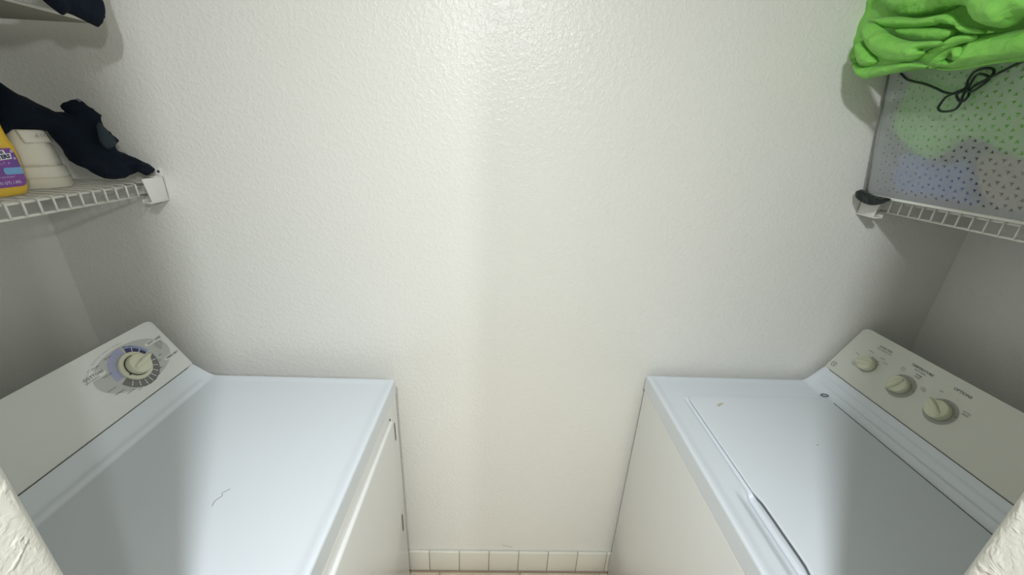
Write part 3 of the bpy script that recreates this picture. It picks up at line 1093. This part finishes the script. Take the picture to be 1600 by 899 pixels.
obj('sleeve_end', puff(bmesh.new(), [(-0.865, -0.066, 1.447), (-0.865, -0.041, 1.459), (-0.865, -0.016, 1.448), (-0.865, -0.019, 1.44), (-0.865, -0.034, 1.431), (-0.865, -0.051, 1.439)], 0.006, 0.004, 0.006, 0.001, 30, 6, tilt=-1), M_navy, nv)
obj('collar_trim', puff(bmesh.new(), [(-0.905, -0.103, 1.586), (-0.905, -0.094, 1.587), (-0.905, -0.081, 1.575), (-0.905, -0.086, 1.574), (-0.905, -0.095, 1.581)], 0.002, 0.004, 0.003, 0.0, 30, 7, tilt=-1), M_trim, nv)
# upper shelf garment
UP = [(-0.812, -0.093, 1.852), (-0.812, -0.207, 1.806), (-0.812, -0.281, 1.757), (-0.812, -0.283, 1.737), (-0.812, -0.242, 1.743), (-0.812, -0.21, 1.743), (-0.812, -0.198, 1.733), (-0.812, -0.19, 1.727), (-0.812, -0.18, 1.721), (-0.812, -0.173, 1.718), (-0.812, -0.168, 1.719), (-0.812, -0.162, 1.723), (-0.812, -0.156, 1.723), (-0.812, -0.142, 1.72), (-0.812, -0.121, 1.715), (-0.812, -0.109, 1.713), (-0.812, -0.104, 1.717), (-0.812, -0.095, 1.727), (-0.812, -0.089, 1.739), (-0.812, -0.087, 1.75), (-0.812, -0.088, 1.761), (-0.812, -0.091, 1.777)]
tag(obj('navy_garment', puff(bmesh.new(), UP, 0.012, 0.006, 0.014, 0.003, 26, 11, tilt=-1), M_navy), 'dark navy garment hanging over the front of the highest left shelf', 'garment')

# ------------------------------------------------------------------ right shelf: basket
BX0, BX1 = 0.860, 1.165     # bottom front / back
BZ0, BZ1 = 1.4545, 1.722
basket = thing('storage_basket', 'frosted white plastic basket with triangular perforations on the right wire shelf', 'basket', (1.01, -0.23, BZ0))
YN = -0.440


def bface(u, v):
    """front face: u metres from the far corner towards the door, v = 0 bottom .. 1 top"""
    yf = -0.020 + 0.010 * v
    x = BX0 - 0.042 * v
    return Vector((x, yf - 0.016 - u, BZ0 + (BZ1 - BZ0) * v))


bm = bmesh.new()
a_ = 0.0215
hgt = a_ * math.sqrt(3) / 2
FW, FH = abs(YN) - 0.02, BZ1 - BZ0
rows = int((FH - 0.020) / hgt)
z_off = 0.014
vc = {}


def gv(u, v):
    k = (round(u, 5), round(v, 5))
    if k not in vc:
        vc[k] = bm.verts.new(bface(max(u, 0.0), v / FH))
    return vc[k]


def clampu(u):
    return max(0.0, min(u, 0.430))


ncol = int(0.430 / a_) + 2
for j in range(rows):
    z0_, z1_ = z_off + j * hgt, z_off + (j + 1) * hgt
    sh0 = (j % 2) * a_ / 2
    sh1 = ((j + 1) % 2) * a_ / 2
    for i in range(-1, ncol):
        tris = []
        if j % 2 == 0:
            tris.append(((i * a_, z0_), ((i + 1) * a_, z0_), (i * a_ + a_ / 2, z1_)))
            tris.append((((i + 1) * a_, z0_), (i * a_ + 1.5 * a_, z1_), (i * a_ + a_ / 2, z1_)))
        else:
            tris.append(((i * a_ + a_ / 2, z0_), (i * a_ + 1.5 * a_, z0_), ((i + 1) * a_, z1_)))
            tris.append(((i * a_ + a_ / 2, z0_), ((i + 1) * a_, z1_), (i * a_, z1_)))
        for T in tris:
            T = [(clampu(u), z) for u, z in T]
            if abs((T[1][0] - T[0][0]) * (T[2][1] - T[0][1]) - (T[2][0] - T[0][0]) * (T[1][1] - T[0][1])) < 1e-8:
                continue
            cu_, cz_ = sum(t[0] for t in T) / 3, sum(t[1] for t in T) / 3
            o3 = [gv(*t) for t in T]
            clipped = any(t[0] <= 0 or t[0] >= 0.43 for t in T)
            if clipped or cu_ < 0.006:
                bm.faces.new(o3)
                continue
            f_ = 0.21 + 0.13 * sm(0.02, 0.26, cu_)
            i3 = []
            for t in T:
                u_, v_ = cu_ + (t[0] - cu_) * f_, cz_ + (t[1] - cz_) * f_
                i3.append(bm.verts.new(bface(u_, v_ / FH)))
            for k in range(3):
                bm.faces.new((o3[k], o3[(k + 1) % 3], i3[(k + 1) % 3], i3[k]))
# plain strips at the bottom and the top of the face
for v0, v1 in ((0.0, z_off), (z_off + rows * hgt, FH)):
    us_ = [0.0, 0.02, 0.43]
    for p0, p1 in zip(us_, us_[1:]):
        bm.faces.new([bm.verts.new(bface(p0, v0 / FH)), bm.verts.new(bface(p1, v0 / FH)), bm.verts.new(bface(p1, v1 / FH)), bm.verts.new(bface(p0, v1 / FH))])
cs = []
for v in (0.0, 1.0):
    x_, yf_ = BX0 - 0.042 * v, -0.020 + 0.010 * v
    cs.append([bm.verts.new((x_ + 0.016 * (1 - math.cos(t)), yf_ - 0.016 + 0.016 * math.sin(t), BZ0 + FH * v)) for t in [math.pi / 2 * k / 8 for k in range(9)]])
for k in range(8):
    bm.faces.new((cs[0][k], cs[0][k + 1], cs[1][k + 1], cs[1][k])).smooth = True
bmesh.ops.recalc_face_normals(bm, faces=bm.faces)
obj('perforated_side', bm, M_basket, basket, solid=0.0016)
# the other three sides and the floor
bm = bmesh.new()
yfb, yft = -0.040, -0.030
c_ = [(BX0 + 0.02, -0.020, BZ0), (BX1, -0.020, BZ0), (BX1, -0.45, BZ0), (BX0, -0.45, BZ0)]
t_ = [(BX0 - 0.022, -0.010, BZ1), (BX1 + 0.02, -0.010, BZ1), (BX1 + 0.02, -0.46, BZ1), (BX0 - 0.042, -0.46, BZ1)]
cv = [bm.verts.new(p) for p in c_]
tv = [bm.verts.new(p) for p in t_]
for i in range(3):
    bm.faces.new((cv[i], cv[i + 1], tv[i + 1], tv[i]))
bm.faces.new(cv)
obj('basket_shell', bm, M_basket, basket, solid=0.0016)
bm = bmesh.new()
tube(bm, [(BX0 - 0.002, -0.45, BZ0 + 0.003), (BX0 - 0.002, -0.038, BZ0 + 0.003), (BX0 + 0.004, -0.024, BZ0 + 0.003), (BX0 + 0.02, -0.019, BZ0 + 0.003)], 0.0032, 8)
obj('base_rim', bm, M_bracket, basket)


def cloth_in(name, yz, x, th, m_, label_, seed):
    return tag(obj(name, puff(bmesh.new(), [(x, min(y, -0.05), max(z, 1.472)) for y, z in yz], th, 0.010, 0.02, 0.004, 20, seed), m_), label_, 'garment')


cloth_in('blue_garment', [(-0.026, 1.555), (-0.083, 1.565), (-0.16, 1.543), (-0.204, 1.553), (-0.244, 1.46), (-0.19, 1.446), (-0.104, 1.45), (-0.065, 1.486)], 0.893, 0.018, M_bluecloth, 'slate blue garment seen through the lower part of the perforated basket', 21)
cloth_in('tan_garment', [(-0.206, 1.565), (-0.249, 1.573), (-0.299, 1.565), (-0.336, 1.478), (-0.276, 1.466), (-0.231, 1.507)], 0.893, 0.018, M_tan, 'tan garment seen through the basket near the right edge of the photo', 22)
cloth_in('grey_garment', [(-0.05, 1.462), (-0.05, 1.60), (-0.10, 1.68), (-0.40, 1.69), (-0.43, 1.50), (-0.42, 1.462)], 0.985, 0.072, M_greycloth, 'dark grey garment filling the back of the perforated basket', 23)

# ------------------------------------------------------------------ lime green fabric heaped on and in the basket
LOBES = [('top_back', [(-0.035, 1.858), (-0.04, 1.849), (-0.078, 1.82), (-0.115, 1.803), (-0.167, 1.794), (-0.192, 1.794), (-0.21, 1.796), (-0.201, 1.816), (-0.19, 1.841), (-0.02, 1.891)], 0.73, 0.02), ('top_right', [(-0.215, 1.793), (-0.234, 1.791), (-0.257, 1.781), (-0.269, 1.765), (-0.289, 1.751), (-0.317, 1.742), (-0.325, 1.745), (-0.336, 1.754), (-0.356, 1.757), (-0.339, 1.797), (-0.196, 1.839)], 0.71, 0.03), ('roll2', [(-0.054, 1.805), (-0.063, 1.813), (-0.125, 1.8), (-0.168, 1.788), (-0.215, 1.784), (-0.231, 1.778), (-0.251, 1.762), (-0.287, 1.746), (-0.306, 1.739), (-0.277, 1.742), (-0.252, 1.75), (-0.241, 1.76), (-0.211, 1.771), (-0.197, 1.77), (-0.13, 1.78), (-0.101, 1.786), (-0.082, 1.792)], 0.71, 0.016), ('crescent', [(-0.072, 1.778), (-0.071, 1.798), (-0.083, 1.798), (-0.108, 1.785), (-0.141, 1.765), (-0.185, 1.748), (-0.239, 1.739), (-0.24, 1.731), (-0.208, 1.731), (-0.219, 1.725), (-0.202, 1.715), (-0.158, 1.72), (-0.125, 1.732), (-0.094, 1.752)], 0.695, 0.018), ('inner', [(-0.104, 1.789), (-0.163, 1.778), (-0.217, 1.764), (-0.236, 1.755), (-0.221, 1.742), (-0.169, 1.752), (-0.13, 1.764)], 0.72, 0.014), ('diag', [(-0.178, 1.718), (-0.194, 1.729), (-0.221, 1.737), (-0.244, 1.747), (-0.275, 1.742), (-0.276, 1.734), (-0.255, 1.732), (-0.231, 1.725), (-0.216, 1.715), (-0.203, 1.711)], 0.715, 0.012), ('diag2', [(-0.192, 1.713), (-0.209, 1.721), (-0.23, 1.733), (-0.254, 1.731), (-0.261, 1.713), (-0.248, 1.709), (-0.237, 1.722), (-0.224, 1.71), (-0.21, 1.707)], 0.725, 0.01), ('right', [(-0.234, 1.752), (-0.275, 1.744), (-0.322, 1.741), (-0.349, 1.738), (-0.366, 1.698), (-0.34, 1.701), (-0.294, 1.701), (-0.252, 1.699), (-0.222, 1.703), (-0.182, 1.714), (-0.215, 1.719), (-0.24, 1.71), (-0.251, 1.719), (-0.245, 1.735), (-0.257, 1.738)], 0.735, 0.02), ('knob', [(-0.061, 1.758), (-0.07, 1.77), (-0.087, 1.758), (-0.123, 1.729), (-0.121, 1.72), (-0.102, 1.718), (-0.082, 1.727)], 0.695, 0.016), ('band', [(-0.05, 1.75), (-0.059, 1.742), (-0.074, 1.726), (-0.096, 1.72), (-0.148, 1.716), (-0.183, 1.716), (-0.213, 1.709), (-0.237, 1.699), (-0.2, 1.703), (-0.171, 1.699), (-0.15, 1.698), (-0.126, 1.696), (-0.104, 1.696), (-0.081, 1.705), (-0.063, 1.726)], 0.7, 0.012), ('hem', [(-0.173, 1.713), (-0.212, 1.706), (-0.241, 1.704), (-0.284, 1.705), (-0.329, 1.707), (-0.355, 1.707), (-0.358, 1.701), (-0.333, 1.699), (-0.286, 1.699), (-0.244, 1.697), (-0.209, 1.701)], 0.745, 0.008), ('bulk', [(0.047, 1.875), (0.036, 1.837), (0.039, 1.818), (0.033, 1.789), (0.047, 1.782), (0.046, 1.763), (0.016, 1.73), (-0.048, 1.718), (-0.135, 1.716), (-0.235, 1.71), (-0.307, 1.716), (-0.26, 1.824), (0.069, 1.921)], 0.8, 0.065)]
bm = bmesh.new()
for i, (n_, yz, x, th) in enumerate(LOBES):
    big = n_ in ('bulk', 'top_back', 'top_right', 'right')
    puff(bm, [(x, y, z) for y, z in yz], th, 0.005 if big else 0.0035, 0.035 if n_ == 'bulk' else min(0.024, th * 1.3), 0.0055 if big else 0.0040, 24 if big else 40, 31 + i, stretch=(0.45, 1.4, 1))
puff(bm, [(0.858 if z > 1.6 else 0.876, y, z) for y, z in [(min(y_i, -0.040), z_i) for y_i, z_i in [(0.055, 1.754), (0.031, 1.683), (-0.02, 1.612), (-0.083, 1.565), (-0.133, 1.548), (-0.164, 1.563), (-0.187, 1.59), (-0.223, 1.583), (-0.271, 1.563), (-0.304, 1.57), (-0.238, 1.724)]]], 0.014, 0.008, 0.02, 0.003, 22, 60)
tag(obj('green_fabric', bm, M_green), 'crumpled lime green nylon fabric heaped on top of the perforated basket', 'fabric')

# ------------------------------------------------------------------ cord and dark cloth
CORDP = [(0.815, -0.054, 1.717), (0.815, -0.07, 1.705), (0.815, -0.092, 1.698), (0.815, -0.118, 1.691), (0.815, -0.142, 1.681), (0.815, -0.161, 1.673), (0.815, -0.182, 1.668), (0.815, -0.192, 1.67), (0.815, -0.199, 1.675), (0.815, -0.215, 1.669), (0.815, -0.226, 1.678), (0.815, -0.231, 1.688), (0.815, -0.224, 1.695), (0.815, -0.213, 1.697), (0.815, -0.205, 1.691), (0.815, -0.203, 1.675), (0.815, -0.203, 1.664), (0.815, -0.202, 1.653), (0.815, -0.195, 1.64), (0.815, -0.179, 1.637), (0.815, -0.167, 1.642), (0.815, -0.163, 1.65), (0.815, -0.169, 1.661), (0.815, -0.185, 1.669), (0.815, -0.198, 1.676), (0.815, -0.197, 1.689), (0.815, -0.205, 1.702), (0.815, -0.221, 1.706), (0.815, -0.232, 1.702), (0.815, -0.235, 1.692), (0.815, -0.226, 1.684), (0.815, -0.213, 1.679), (0.815, -0.202, 1.672), (0.815, -0.194, 1.669), (0.815, -0.19, 1.663), (0.815, -0.198, 1.654), (0.815, -0.208, 1.654), (0.815, -0.212, 1.662), (0.815, -0.207, 1.672), (0.815, -0.214, 1.68), (0.815, -0.229, 1.686), (0.815, -0.24, 1.694), (0.815, -0.256, 1.703), (0.815, -0.274, 1.709), (0.815, -0.296, 1.715)]
bm = bmesh.new()
pts = catmull(CORDP, 5)
out = []
for i, p in enumerate(pts):
    v = (p.z - BZ0) / (BZ1 - BZ0)
    xface = BX0 - 0.042 * v
    wob = 0.0022 * math.sin(i * 0.37)
    out.append((min(p.x, xface - 0.004) + wob, p.y, p.z))
tube(bm, out, 0.0021, 8)
tag(obj('cord', bm, M_cord), 'thin black cord looped in a loose knot against the perforated basket', 'cord')
tag(obj('dark_cloth', puff(bmesh.new(), [(0.85, -0.013, 1.463), (0.85, -0.027, 1.469), (0.85, -0.062, 1.461), (0.85, -0.107, 1.459), (0.85, -0.091, 1.445), (0.85, -0.067, 1.437), (0.85, -0.041, 1.439), (0.85, -0.021, 1.448)], 0.008, 0.0035, 0.006, 0.002, 80, 41), M_darkcloth), 'small dark rag pinched under the far lower corner of the perforated basket', 'rag')

# ------------------------------------------------------------------ small marks
bm = bmesh.new()
tube(bm, [Vector(p) for p in catmull([(-0.545, -0.474, 0.9088), (-0.547, -0.462, 0.9088), (-0.541, -0.452, 0.9088), (-0.545, -0.446, 0.9088), (-0.536, -0.436, 0.9088)], 6)], 0.00028, 5)
tag(obj('hair_strand', bm, M_hair), 'thin dark hair lying on the middle of the dryer top', 'hair')
bm = bmesh.new()
tube(bm, [Vector(p) for p in catmull([(0.009, -0.0006, 0.133), (0.025, -0.0006, 0.127), (0.046, -0.0006, 0.122)], 6)], 0.0004, 5)
obj('scuff_mark', bm, M_ink2, wall_back)
